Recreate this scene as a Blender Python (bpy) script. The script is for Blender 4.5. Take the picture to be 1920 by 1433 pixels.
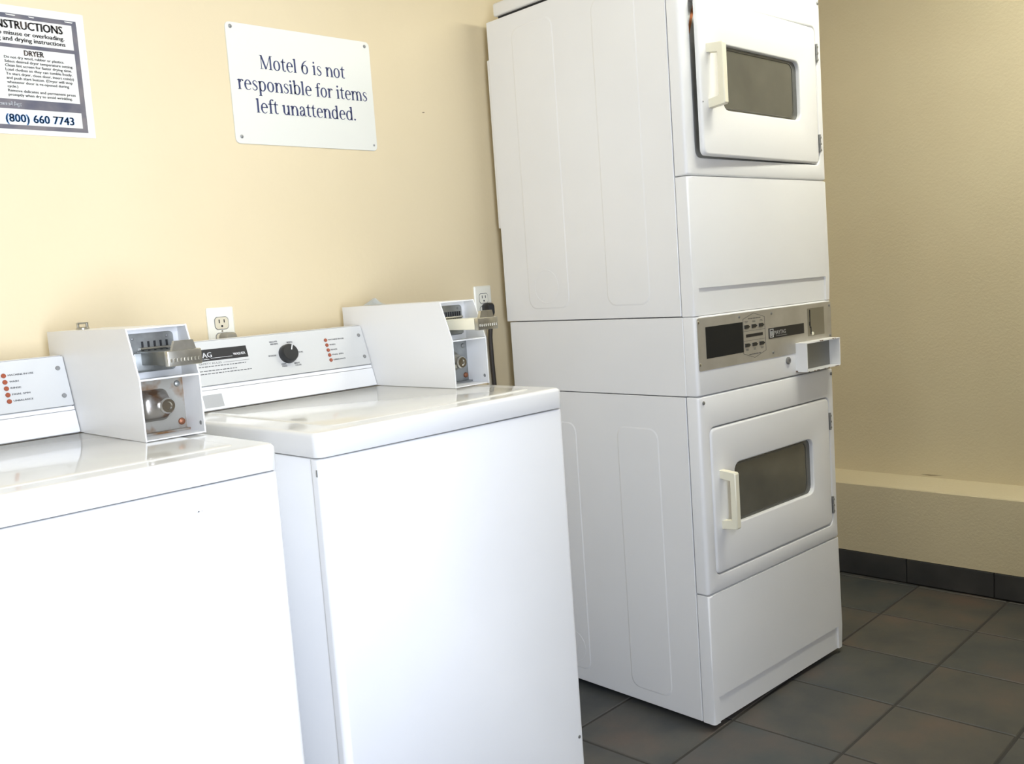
import bpy, bmesh, math, random
from mathutils import Vector, Matrix
random.seed(4)
for o in list(bpy.data.objects): bpy.data.objects.remove(o, do_unlink=True)
scene = bpy.context.scene
COL = scene.collection

# ------------------------------------------------------------------ camera
F_PX, IW, IH = 1782.3, 1920.0, 1433.0
yaw, pitch, roll = -0.771, -0.1037, -0.0716
fwd = Vector((-math.sin(yaw)*math.cos(pitch), math.cos(yaw)*math.cos(pitch), math.sin(pitch)))
rgt = Vector((math.cos(yaw), math.sin(yaw), 0)); up = rgt.cross(fwd)
r2 = rgt*math.cos(roll) + up*math.sin(roll); u2 = -rgt*math.sin(roll) + up*math.cos(roll)
cd = bpy.data.cameras.new('camera'); cam = bpy.data.objects.new('camera', cd); COL.objects.link(cam)
M = Matrix((r2, u2, -fwd)).transposed().to_4x4(); M.translation = Vector((-0.5156, -2.1626, 1.2232))
cam.matrix_world = M
cd.sensor_fit = 'HORIZONTAL'; cd.sensor_width = 36.0; cd.lens = 36.0*F_PX/IW; cd.clip_start = 0.02
scene.camera = cam

# ------------------------------------------------------------------ world, daylight, exposure
vs = scene.view_settings
vs.view_transform = 'Standard'; vs.look = 'None'; vs.gamma = 1.0; vs.use_curve_mapping = False
vs.exposure = 0.0
w = bpy.data.worlds.new('sky'); scene.world = w; w.use_nodes = True
bg = w.node_tree.nodes['Background']; bg.inputs[0].default_value = (0.72, 0.86, 1.0, 1); bg.inputs[1].default_value = 1.0
# room extents and the open doorway in the wall behind the camera
RX0, RX1, RY0, RZ = -1.6, 3.053, -2.45, 2.55
TF = 0.42                                            # wall thickened so the doorway's deep, unseen reveal shades the room's lower right
WX0, WX1, WZ0, WZ1 = -0.90, 0.02, 0.0, 2.34
ld = bpy.data.lights.new('doorway_daylight', 'AREA'); ld.shape = 'RECTANGLE'
ld.size = WX1-WX0-0.1; ld.size_y = 1.92; ld.energy = 86; ld.color = (0.87, 0.96, 1.16)
lo = bpy.data.objects.new('doorway_daylight', ld); COL.objects.link(lo)
lo.location = ((WX0+WX1)/2, RY0-TF+0.03, 1.34); lo.rotation_euler = (math.radians(90), 0, 0)

# ------------------------------------------------------------------ materials
MATS = {}
def mat(name, col, rough=0.5, metal=0.0, spec=0.5, coat=0.0, emit=None):
    if name in MATS: return MATS[name]
    m = bpy.data.materials.new(name); m.use_nodes = True
    b = m.node_tree.nodes['Principled BSDF']
    b.inputs['Base Color'].default_value = (*col, 1); b.inputs['Roughness'].default_value = rough
    b.inputs['Metallic'].default_value = metal; b.inputs['Specular IOR Level'].default_value = spec
    b.inputs['Coat Weight'].default_value = coat
    MATS[name] = m; return m
def nodes(m): return m.node_tree.nodes, m.node_tree.links, m.node_tree.nodes['Principled BSDF']
def vary(m, c1, c2, scale, detail=3, lo=0.35, hi=0.65, bump=0, bscale=None, coord='Object'):
    n, l, b = nodes(m)
    tc = n.new('ShaderNodeTexCoord'); nz = n.new('ShaderNodeTexNoise'); nz.inputs['Scale'].default_value = scale; nz.inputs['Detail'].default_value = detail
    l.new(tc.outputs[coord], nz.inputs['Vector'])
    r = n.new('ShaderNodeValToRGB'); r.color_ramp.elements[0].position = lo; r.color_ramp.elements[1].position = hi
    r.color_ramp.elements[0].color = (*c1, 1); r.color_ramp.elements[1].color = (*c2, 1)
    l.new(nz.outputs['Fac'], r.inputs['Fac']); l.new(r.outputs['Color'], b.inputs['Base Color'])
    if bump:
        nb = n.new('ShaderNodeTexNoise'); nb.inputs['Scale'].default_value = bscale or scale*6; nb.inputs['Detail'].default_value = 2
        l.new(tc.outputs[coord], nb.inputs['Vector'])
        bp = n.new('ShaderNodeBump'); bp.inputs['Strength'].default_value = bump; bp.inputs['Distance'].default_value = 0.002
        l.new(nb.outputs['Fac'], bp.inputs['Height']); l.new(bp.outputs['Normal'], b.inputs['Normal'])
    return m
ENAMEL = vary(mat('white_enamel', (.84, .84, .83), 0.32, coat=0.0), (.83, .83, .82), (.86, .86, .85), 2.5)
TOPENAMEL_SHADED = vary(mat('glossy_enamel_shaded', (.74, .73, .685), 0.07), (.73, .72, .675), (.75, .74, .695), 2.5)  # the white enamel, darkened in colour for the weaker light on the lid
RIMENAMEL_SHADED = vary(mat('gloss_rim_enamel_shaded', (.80, .795, .77), 0.09), (.79, .785, .76), (.81, .805, .78), 2.5)  # same enamel, partly darkened for weaker light on the washer tops
CONSOLE = mat('console_grey_white', (.60, .60, .575), 0.38)
SILVER = vary(mat('brushed_aluminium', (.50, .48, .43), 0.42, metal=0.55), (.47, .45, .40), (.54, .52, .47), 14)
ZINC = vary(mat('zinc_plate', (.30, .31, .30), 0.40, metal=0.75), (.25, .26, .25), (.37, .38, .365), 30)
RUSTY = vary(mat('rusty_zinc_plate', (.4, .35, .25), 0.5, metal=0.45), (.22, .12, .05), (.36, .345, .30), 22, lo=.38, hi=.52)
CHROME = mat('chrome', (.70, .69, .66), 0.16, metal=1.0)
STEEL = vary(mat('dull_steel', (.52, .50, .43), 0.28, metal=0.85), (.46, .44, .37), (.58, .56, .49), 40)
COPPER = mat('copper_rivet', (.30, .12, .06), 0.45, metal=0.5)
GREYM = mat('grey_screw_metal', (.30, .30, .29), 0.4, metal=0.6)
BLACK = mat('black_print', (.012, .012, .014), 0.45)
BLACKGLOSS = mat('black_plastic', (.015, .016, .018), 0.3)
SCREEN = mat('black_display_label', (.010, .011, .012), 0.55, spec=.3)
DARK = mat('dark_void', (.02, .02, .02), 0.8)
GREYIN = mat('grey_opening_liner', (.62, .62, .59), 0.5)
IVORY = mat('ivory_plastic', (.84, .80, .63), 0.35)
PLATEW = mat('outlet_cover_white', (.86, .84, .72), 0.3)
RECEPT = mat('outlet_receptacle', (.68, .62, .46), 0.35)
GREYPLUG = mat('grey_rubber', (.30, .28, .22), 0.55)
CORD = mat('dark_cord', (.035, .028, .022), 0.5)
CORDB = mat('beige_cord', (.52, .46, .34), 0.5)
ORANGE = mat('orange_lens', (.34, .085, .04), 0.3)
ORANGEL = mat('orange_label', (.55, .17, .05), 0.5)
SIGNW = mat('sign_white', (.775, .77, .69), 0.35)
NAVY = mat('navy_ink', (.035, .045, .13), 0.5)
BLUEINK = mat('blue_ink', (.11, .25, .48), 0.5)
PAPER = mat('poster_paper', (.78, .76, .68), 0.35)
GREYINK = vary(mat('worn_dark_grey_ink', (.13, .13, .15), 0.4), (.10, .10, .13), (.20, .18, .18), 18)
TEXTINK = vary(mat('brown_grey_ink', (.16, .14, .12), 0.5), (.12, .11, .10), (.34, .26, .20), 16, lo=.5, hi=.75)
WHITEINK = mat('white_ink', (.85, .85, .85), 0.5)
GREYTAG = mat('grey_label', (.45, .45, .44), 0.45)
FINEINK = mat('fine_grey_ink', (.10, .10, .10), 0.5)
def glass_mat(name, col, rough):
    m = mat(name, col, rough, spec=0.8)
    return m
PANE = vary(glass_mat('smoked_door_glass', (.06, .06, .052), .16), (.070, .071, .062), (.095, .094, .080), 6)
PANETRIM = mat('dark_gasket', (.10, .10, .09), .4)
WALLM = vary(mat('pale_yellow_wall', (.80, .66, .36), 0.62, spec=.3), (.73, .612, .395), (.76, .642, .42), 1.6, bump=.25, bscale=55)
WALLR = vary(mat('pale_yellow_textured_wall', (.80, .66, .36), 0.6, spec=.3), (.69, .605, .415), (.72, .64, .445), 2.2, bump=.5, bscale=120)
CEIL = mat('ceiling_white', (.55, .54, .50), 0.8)
LEFTW = mat('bounce_dimmed_yellow_wall', (.36, .295, .185), 0.8)  # unseen wall, its yellow darkened to hold back bounced light
FARW = mat('bounce_damping_wall', (.22, .19, .15), 0.8)  # unseen wall, dark tone made up to keep bounce off the room
GROUT = mat('dark_grout', (.045, .042, .038), 0.9)
BASET = vary(mat('dark_base_tile', (.09, .09, .09), 0.5), (.036, .037, .039), (.058, .058, .058), 7)
FRAMEW = mat('window_frame_white', (.75, .75, .73), 0.4)
def tile_material():
    m = mat('slate_look_tile', (.14, .14, .13), 0.5, spec=.4)
    n, l, b = nodes(m)
    tc = n.new('ShaderNodeTexCoord'); oi = n.new('ShaderNodeObjectInfo')
    off = n.new('ShaderNodeVectorMath'); off.operation = 'MULTIPLY_ADD'
    off.inputs[1].default_value = (1, 1, 1)
    cmb = n.new('ShaderNodeCombineXYZ'); mul = n.new('ShaderNodeMath'); mul.operation = 'MULTIPLY'; mul.inputs[1].default_value = 37.0
    l.new(oi.outputs['Random'], mul.inputs[0]); l.new(mul.outputs[0], cmb.inputs[0]); l.new(mul.outputs[0], cmb.inputs[1])
    l.new(tc.outputs['Object'], off.inputs[0]); l.new(cmb.outputs[0], off.inputs[2])
    n1 = n.new('ShaderNodeTexNoise'); n1.inputs['Scale'].default_value = 5.5; n1.inputs['Detail'].default_value = 5; l.new(off.outputs[0], n1.inputs['Vector'])
    r1 = n.new('ShaderNodeValToRGB'); e = r1.color_ramp.elements
    e[0].position = .32; e[0].color = (.060, .068, .070, 1); e[1].position = .74; e[1].color = (.125, .103, .088, 1)
    x = e.new(.5); x.color = (.086, .090, .084, 1)
    l.new(n1.outputs['Fac'], r1.inputs['Fac'])
    hs = n.new('ShaderNodeMix'); hs.data_type = 'RGBA'; hs.blend_type = 'MULTIPLY'
    r2_ = n.new('ShaderNodeValToRGB'); e = r2_.color_ramp.elements
    e[0].color = (.86, .90, .95, 1); e[1].color = (1.1, .98, .90, 1); l.new(oi.outputs['Random'], r2_.inputs['Fac'])
    hs.inputs[0].default_value = 1.0; l.new(r1.outputs['Color'], hs.inputs[6]); l.new(r2_.outputs['Color'], hs.inputs[7])
    l.new(hs.outputs[2], b.inputs['Base Color'])
    n2 = n.new('ShaderNodeTexNoise'); n2.inputs['Scale'].default_value = 40; n2.inputs['Detail'].default_value = 4; l.new(off.outputs[0], n2.inputs['Vector'])
    bp = n.new('ShaderNodeBump'); bp.inputs['Strength'].default_value = .35; bp.inputs['Distance'].default_value = .002
    l.new(n2.outputs['Fac'], bp.inputs['Height']); l.new(bp.outputs['Normal'], b.inputs['Normal'])
    return m
TILE = tile_material()

# ------------------------------------------------------------------ mesh helpers
def bm_(): return bmesh.new()
def merge(bm, t):
    me = bpy.data.meshes.new('t'); t.to_mesh(me); t.free(); bm.from_mesh(me); bpy.data.meshes.remove(me)
def box(bm, x0, x1, y0, y1, z0, z1, bev=0.0, seg=2):
    t = bm_(); r = bmesh.ops.create_cube(t, size=1)
    bmesh.ops.scale(t, vec=(x1-x0, y1-y0, z1-z0), verts=t.verts)
    bmesh.ops.translate(t, vec=((x0+x1)/2, (y0+y1)/2, (z0+z1)/2), verts=t.verts)
    if bev: bmesh.ops.bevel(t, geom=list(t.edges), offset=bev, segments=seg, affect='EDGES', profile=.5)
    merge(bm, t); return bm
def rr(x0, x1, z0, z1, r, n=4):
    r = max(r, 1e-5); P = []
    for cx, cz, a0 in ((x1-r, z1-r, 0), (x0+r, z1-r, 90), (x0+r, z0+r, 180), (x1-r, z0+r, 270)):
        for k in range(n+1):
            a = math.radians(a0+90*k/n); P.append((cx+r*math.cos(a), cz+r*math.sin(a)))
    return P
def loft(bm, loops, cap0=False, cap1=False, close=False):
    """loops: lists of 3-D points of equal length"""
    V = [[bm.verts.new(p) for p in L] for L in loops]
    n = len(V[0]); seq = list(zip(V[:-1], V[1:]))
    if close: seq.append((V[-1], V[0]))
    for A, B in seq:
        for i in range(n):
            j = (i+1) % n
            try: bm.faces.new((A[i], A[j], B[j], B[i]))
            except ValueError: pass
    if cap0: bm.faces.new(V[0])
    if cap1: bm.faces.new(list(reversed(V[-1])))
    return bm
def front_panel(bm, x0, x1, z0, z1, depth, re=.009, rc=.004, hole=None, hdepth=.03, y=0.0, rin=.004, back=False, zf=.4):
    """sheet panel facing -y with rounded front edges and an optional rounded hole (hx0,hx1,hz0,hz1,hr)"""
    L = [[(px, y+depth, pz) for px, pz in rr(x0, x1, z0, z1, rc)]]
    for k in range(6):
        a = math.radians(90*k/5); i = re*(1-math.cos(a)); yy = y+re*(1-math.sin(a))
        L.append([(px, yy, pz) for px, pz in rr(x0+i, x1-i, z0+i*zf, z1-i*zf, max(rc, re*.5))])
    if hole:
        h0, h1, g0, g1, hr = hole
        for k in range(4):
            a = math.radians(90*k/3); i = rin*(1-math.sin(a)); yy = y+rin*(1-math.cos(a))
            L.append([(px, yy, pz) for px, pz in rr(h0-i, h1+i, g0-i, g1+i, hr+i)])
        L.append([(px, y+hdepth, pz) for px, pz in rr(h0, h1, g0, g1, hr)])
        loft(bm, L, close=back)
    else:
        loft(bm, L, cap1=True, cap0=back)
    return bm
def prism(bm, pts, axis, a0, a1):
    """polygon of 2-D points extruded along axis ('x': pts are (y,z); 'y': (x,z); 'z': (x,y))"""
    f = {'x': lambda p, a: (a, p[0], p[1]), 'y': lambda p, a: (p[0], a, p[1]), 'z': lambda p, a: (p[0], p[1], a)}[axis]
    return loft(bm, [[f(p, a0) for p in pts], [f(p, a1) for p in pts]], cap0=True, cap1=True)
def cyl(bm, p0, p1, r, n=20, r1=None, cap=True):
    p0, p1 = Vector(p0), Vector(p1); d = (p1-p0).normalized()
    a = d.orthogonal().normalized(); b = d.cross(a); r1 = r if r1 is None else r1
    def ring(p, q): return [p+(a*math.cos(2*math.pi*k/n)+b*math.sin(2*math.pi*k/n))*q for k in range(n)]
    return loft(bm, [ring(p0, r), ring(p1, r1)], cap0=cap, cap1=cap)
def revolve(bm, c, axis, prof, n=20):
    """prof: list of (radius, height along axis)"""
    c = Vector(c); d = Vector(axis).normalized(); a = d.orthogonal().normalized(); b = d.cross(a)
    L = [[c+d*h+(a*math.cos(2*math.pi*k/n)+b*math.sin(2*math.pi*k/n))*r for k in range(n)] for r, h in prof]
    return loft(bm, L, cap0=True, cap1=True)
def tube(bm, pts, r, n=8, flat=1.0):
    pts = [Vector(p) for p in pts]; L = []
    ref = Vector((0, 1, 0))
    for i, p in enumerate(pts):
        d = (pts[min(i+1, len(pts)-1)]-pts[max(i-1, 0)]).normalized()
        a = d.cross(ref).normalized(); b = a.cross(d).normalized()
        L.append([p+a*math.cos(2*math.pi*k/n)*r+b*math.sin(2*math.pi*k/n)*r*flat for k in range(n)])
    return loft(bm, L, cap0=True, cap1=True)
def obj(name, bm, m, parent=None, smooth=35, loc=None):
    bmesh.ops.recalc_face_normals(bm, faces=list(bm.faces))
    me = bpy.data.meshes.new(name); bm.to_mesh(me); bm.free()
    me.materials.append(m)
    if smooth:
        for p in me.polygons: p.use_smooth = True
        me.set_sharp_from_angle(angle=math.radians(smooth))
    o = bpy.data.objects.new(name, me); COL.objects.link(o)
    if parent: o.parent = parent
    if loc: o.location = loc
    return o
def thing(name, label, cat, loc=(0, 0, 0), rz=0.0, group=None):
    o = bpy.data.objects.new(name, None); COL.objects.link(o); o.empty_display_size = .1
    o.location = loc; o.rotation_euler = (0, 0, rz); tag(o, label, cat, group); return o
def tag(o, label, cat, group=None):
    o['label'] = label; o['category'] = cat
    if group: o['group'] = group
    return o
def struct(o): o['kind'] = 'structure'; return o

# text ---------------------------------------------------------------
def text_geo(s):
    cu = bpy.data.curves.new('t', 'FONT'); cu.body = s; cu.resolution_u = 2; cu.size = 1
    to = bpy.data.objects.new('t', cu)
    me = bpy.data.meshes.new_from_object(to)
    vs_ = [tuple(v.co) for v in me.vertices]; fs = [tuple(p.vertices) for p in me.polygons]
    bpy.data.meshes.remove(me); bpy.data.objects.remove(to); bpy.data.curves.remove(cu)
    x0 = min(v[0] for v in vs_); x1 = max(v[0] for v in vs_)
    return vs_, fs, x0, x1
def put_text(bm, s, org, ux, uy, width, cap, bold=0.0):
    """write s with its baseline start at org, fitted to width (or natural if None), capital height cap"""
    vs_, fs, x0, x1 = text_geo(s)
    sy = cap/0.69; sx = width/(x1-x0) if width else sy
    org, ux, uy = Vector(org), Vector(ux), Vector(uy)
    for dx in ((0,) if not bold else (-bold, 0, bold)):
        V = [bm.verts.new(org+ux*((v[0]-x0)*sx+dx)+uy*(v[1]*sy)) for v in vs_]
        for f in fs:
            try: bm.faces.new([V[i] for i in f])
            except ValueError: pass
    return bm
UX, UZ = (1, 0, 0), (0, 0, 1)

# serif letters for the wall sign: strokes with thick verticals and thin joins -------------
TK, TN = .20, .085
class Serif:
    def __init__(s, bm, org, sx, sy, y): s.bm, s.org, s.sx, s.sy, s.y = bm, org, sx, sy, y; s.pen = 0
    def poly(s, pts):
        s.bm.faces.new([s.bm.verts.new((s.org[0]+(s.pen+p[0])*s.sx, s.y, s.org[1]+p[1]*s.sy)) for p in pts])
    def rect(s, x0, x1, y0, y1): s.poly(((x0, y0), (x1, y0), (x1, y1), (x0, y1)))
    def stem(s, x, y0, y1, foot=True, head=False, tk=TK):
        s.rect(x, x+tk, y0, y1)
        if foot: s.rect(x-.09, x+tk+.09, y0, y0+.05)
        if head: s.poly(((x-.13, y1-.09), (x, y1-.16), (x+tk*.5, y1+.01), (x-.02, y1-.02)))
    def arc(s, cx, cy, rx, ry, a0, a1, tk=TK, tn=TN, n=22, w0=None, w1=None):
        o, i = [], []
        for k in range(n+1):
            t = k/n; a = math.radians(a0+(a1-a0)*t); w_ = tn+(tk-tn)*abs(math.cos(a))**1.4
            if w0 is not None: w_ = w_*min(1, t*3+w0)
            if w1 is not None: w_ = w_*min(1, (1-t)*3+w1)
            c_, s_ = math.cos(a), math.sin(a)
            o.append((cx+rx*c_, cy+ry*s_)); i.append((cx+(rx-w_)*c_, cy+(ry-w_)*s_))
        for k in range(n): s.poly((o[k], o[k+1], i[k+1], i[k]))
    def stroke(s, pts, ws):
        L, R = [], []
        for k, p in enumerate(pts):
            a, b = pts[max(k-1, 0)], pts[min(k+1, len(pts)-1)]
            d = Vector((b[0]-a[0], b[1]-a[1])).normalized(); nx, ny = -d.y, d.x
            L.append((p[0]+nx*ws[k]/2, p[1]+ny*ws[k]/2)); R.append((p[0]-nx*ws[k]/2, p[1]-ny*ws[k]/2))
        for k in range(len(pts)-1): s.poly((L[k], L[k+1], R[k+1], R[k]))
    def arch(s, x): s.arc(x+.40, .60, .33, .42, 0, 165); s.stem(x+.56, 0, .62)
    def bowl(s, cx): s.arc(cx, .5, .40, .53, 0, 360, n=34)
    def glyph(s, c):
        if c == ' ': adv = .42
        elif c == 'o': s.bowl(.44); adv = .90
        elif c == 'n': s.stem(.10, 0, 1, head=True); s.arch(.10); adv = .94
        elif c == 'm': s.stem(.10, 0, 1, head=True); s.arch(.10); s.arch(.56); adv = 1.40
        elif c == 'u':
            s.stem(.10, .36, 1, foot=False, head=True); s.arc(.42, .38, .32, .40, 180, 345)
            s.stem(.60, .06, 1, foot=False, head=True); s.rect(.60, .86, 0, .06); adv = .92
        elif c == 'r': s.stem(.10, 0, 1, head=True); s.arc(.46, .66, .26, .36, 55, 165); s.arc(.56, .90, .09, .09, 0, 360, tk=.088, tn=.088, n=12); adv = .66
        elif c == 't':
            s.rect(.16, .33, .22, 1.0); s.poly(((.10, .94), (.33, .94), (.33, 1.3), (.28, 1.3))); s.rect(.02, .54, .91, 1.0)
            s.arc(.40, .24, .24, .25, 180, 310); adv = .58
        elif c == 'e': s.arc(.44, .5, .39, .53, 8, 318, n=30, w1=.3); s.rect(.15, .80, .54, .62); adv = .84
        elif c == 'l': s.stem(.10, 0, 1.45, head=True); adv = .44
        elif c == 'i': s.stem(.10, 0, 1, head=True); s.arc(.18, 1.30, .11, .11, 0, 360, tk=.109, tn=.109, n=14); adv = .44
        elif c == 's':
            s.stroke([(.60, .78), (.55, .90), (.42, .985), (.28, .97), (.17, .87), (.17, .74), (.28, .61), (.45, .47), (.55, .34), (.55, .19), (.44, .06), (.28, .02), (.14, .09), (.08, .26)],
                     [.05, .06, .07, .08, .11, .14, .17, .18, .16, .13, .10, .08, .07, .05]); adv = .70
        elif c == 'p': s.stem(.10, -.5, 1, head=True); s.arc(.46, .5, .40, .53, -150, 150, n=28); adv = .92
        elif c == 'b': s.stem(.10, .02, 1.45, foot=False, head=True); s.arc(.46, .5, .40, .53, -150, 150, n=28); adv = .92
        elif c == 'd':
            s.arc(.44, .5, .39, .53, 30, 330, n=28); s.stem(.62, .05, 1.45, foot=False, head=True); s.rect(.62, .88, 0, .06); adv = .94
        elif c == 'f':
            s.stem(.18, 0, 1.12); s.arc(.45, 1.12, .27, .34, 60, 180); s.arc(.57, 1.38, .08, .08, 0, 360, tk=.079, tn=.079, n=12); s.rect(.02, .56, .91, 1.0); adv = .56
        elif c == 'a':
            s.rect(.52, .69, .12, .70); s.arc(.38, .70, .31, .33, 0, 160); s.arc(.17, .76, .08, .08, 0, 360, tk=.079, tn=.079, n=12)
            s.arc(.33, .28, .26, .30, 60, 360, n=24); s.stroke([(.36, .58), (.60, .62)], [.06, .07]); s.rect(.60, .84, 0, .07); s.rect(.60, .70, .0, .2); adv = .84
        elif c == '6':
            s.arc(.48, .46, .40, .49, 0, 360, n=32); s.stroke([(.17, .46), (.17, .72), (.27, 1.0), (.47, 1.24), (.76, 1.42)], [.17, .17, .16, .11, .05]); adv = .98
        elif c == 'M':
            s.rect(.14, .21, 0, 1.4); s.rect(.02, .36, 0, .05); s.rect(1.10, 1.28, 0, 1.4); s.rect(.98, 1.40, 0, .05); s.rect(.0, .2, 1.35, 1.4); s.rect(1.14, 1.40, 1.35, 1.4)
            s.stroke([(.18, 1.40), (.66, .02)], [.19, .19]); s.stroke([(1.16, 1.40), (.67, .02)], [.07, .07]); adv = 1.44
        elif c == '.': s.arc(.18, .10, .11, .11, 0, 360, tk=.109, tn=.109, n=14); adv = .36
        s.pen += adv
def serif_line(bm, text, x0, x1, z, xh, y):
    t = Serif(bm_(), (0, 0), 1, 1, 0)
    for c in text: t.glyph(c)
    tot = t.pen; t.bm.free()
    s = Serif(bm, (x0, z), (x1-x0)/tot, xh, y)
    for c in text: s.glyph(c)

# ------------------------------------------------------------------ the room
T = .12
def wall(name, *a, m=WALLM):
    return struct(obj(name, box(bm_(), *a), m, smooth=0))
wall_back = wall('wall_back', RX0-T, RX1+T, 0, T, -.05, RZ)
wall_right = wall('wall_right', RX1, RX1+T, RY0, 0, -.05, RZ, m=WALLR)
wall('wall_left', RX0-T, RX0, RY0, 0, -.05, RZ, m=LEFTW)
b = bm_()
box(b, RX0-T, WX0, RY0-TF, RY0, -.05, RZ); box(b, WX1, RX1+T, RY0-TF, RY0, -.05, RZ)
box(b, WX0, WX1, RY0-TF, RY0, -.05, -.002); box(b, WX0, WX1, RY0-TF, RY0, WZ1, RZ)
struct(obj('wall_front', b, FARW, smooth=0))
wall('ceiling', RX0-T, RX1+T, RY0-TF, T, RZ, RZ+.1, m=CEIL)
b = bm_(); e = .05
for a in ((WX0, WX0+e, WZ0, WZ1), (WX1-e, WX1, WZ0, WZ1), (WX0+e, WX1-e, WZ1-e, WZ1)):
    box(b, a[0], a[1], RY0-TF-.04, RY0-TF+.02, a[2], a[3])
struct(obj('door_1', b, FRAMEW, smooth=0))
# boxed-in ledge along the right wall, with dark tile base below it
LX = 2.913
b = bm_(); prism(b, [(LX, .0945), (RX1, .0945), (RX1, .3815), (LX+.004, .3615), (LX, .3585)], 'y', RY0, 0)
struct(obj('trim_1', b, WALLR, smooth=0))
b = bm_(); box(b, LX+.006, RX1, RY0, 0, 0, .0945); base = struct(obj('baseboard_right', b, GROUT, smooth=0))
for k in range(10):
    y1 = -.06-.309*k; y0 = max(y1-.305, RY0)
    if y1-y0 > .02: obj('tile', box(bm_(), LX-.002, LX+.006, y0, y1, .004, .0915, .001, 1), BASET, base)
scuff = bm_(); prism(scuff, [(1.300, 1.7305), (1.306, 1.7295), (1.313, 1.7318), (1.306, 1.7322)], 'y', -.0008, 0.0)
obj('scuff', scuff, mat('scuff_brown', (.18, .13, .07), .8), wall_back, smooth=0)
scuff = bm_(); prism(scuff, [(-.680, .3905), (-.715, .3880), (-.765, .3925), (-.720, .3915)], 'x', RX1-.0008, RX1)
obj('scuff', scuff, MATS['scuff_brown'], wall_right, smooth=0)

# fluorescent ceiling fittings
def ceiling_light(label, x, y, strength):
    t = thing('ceiling_light', label, 'light', (x, y, RZ), 0, 'fluorescent ceiling fittings')
    b = bm_(); box(b, -.55, .55, -.13, .13, -.035, 0, .004, 1); obj('housing', b, FRAMEW, t)
    em = bpy.data.materials.new('lit_diffuser'); em.use_nodes = True
    eb = em.node_tree.nodes['Principled BSDF']; eb.inputs['Base Color'].default_value = (.8, .8, .8, 1)
    eb.inputs['Emission Color'].default_value = (1.0, .985, .86, 1); eb.inputs['Emission Strength'].default_value = strength
    b = bm_(); box(b, -.50, .50, -.10, .10, -.047, -.0352, .003, 1); obj('diffuser', b, em, t)
ceiling_light('fluorescent fitting on the ceiling in front of the stacked dryer, above the frame', 2.05, -1.42, 35.0)
ceiling_light('added unseen fluorescent fitting on the ceiling over the washers, above the frame', .65, -1.0, 10.0)  # extra fitting, added to brighten the back wall and dryer side

# floor: grout bed with slate-look tiles
floor = struct(obj('floor', box(bm_(), RX0, RX1, RY0, 0, -.05, -.002), GROUT, smooth=0))
PX, PY, FA = .3245, .3095, .030
ca, sa = math.cos(FA), math.sin(FA)
fo = Vector((1.925, -1.0600))
def clip(poly, f):
    out = []
    for i in range(len(poly)):
        a, b_ = poly[i], poly[(i+1) % len(poly)]; fa, fb = f(a), f(b_)
        if fa >= 0: out.append(a)
        if (fa >= 0) != (fb >= 0):
            t = fa/(fa-fb); out.append((a[0]+(b_[0]-a[0])*t, a[1]+(b_[1]-a[1])*t))
    return out
g = .0035; tile_me = None
for i in range(-14, 6):
    for j in range(-8, 6):
        cs = [(i*PX+g, j*PY+g), ((i+1)*PX-g, j*PY+g), ((i+1)*PX-g, (j+1)*PY-g), (i*PX+g, (j+1)*PY-g)]
        W_ = [(fo.x+ca*x-sa*y, fo.y+sa*x+ca*y) for x, y in cs]
        Cn = W_
        for f in (lambda p: p[0]-RX0-.002, lambda p: LX-.004-p[0], lambda p: p[1]-RY0-.002, lambda p: -.002-p[1]):
            if Cn: Cn = clip(Cn, f)
        if len(Cn) < 3: continue
        c = (sum(p[0] for p in W_)/4, sum(p[1] for p in W_)/4)
        whole = len(Cn) == 4 and all(abs(a[0]-b_[0])+abs(a[1]-b_[1]) < 1e-9 for a, b_ in zip(Cn, W_))
        if whole and tile_me:
            o = bpy.data.objects.new('tile', tile_me); COL.objects.link(o); o.parent = floor
        else:
            b = bm_()
            P = [(p[0]-c[0], p[1]-c[1]) for p in Cn]
            I = [(p[0]*(1-.016), p[1]*(1-.016)) for p in P]
            loft(b, [[(*p, -.004) for p in P], [(*p, -.0022) for p in P], [(*p, 0) for p in I]], cap0=True, cap1=True)
            o = obj('tile', b, TILE, floor, smooth=0)
            if whole: tile_me = o.data
        o.location = (c[0], c[1], 0)

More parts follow.
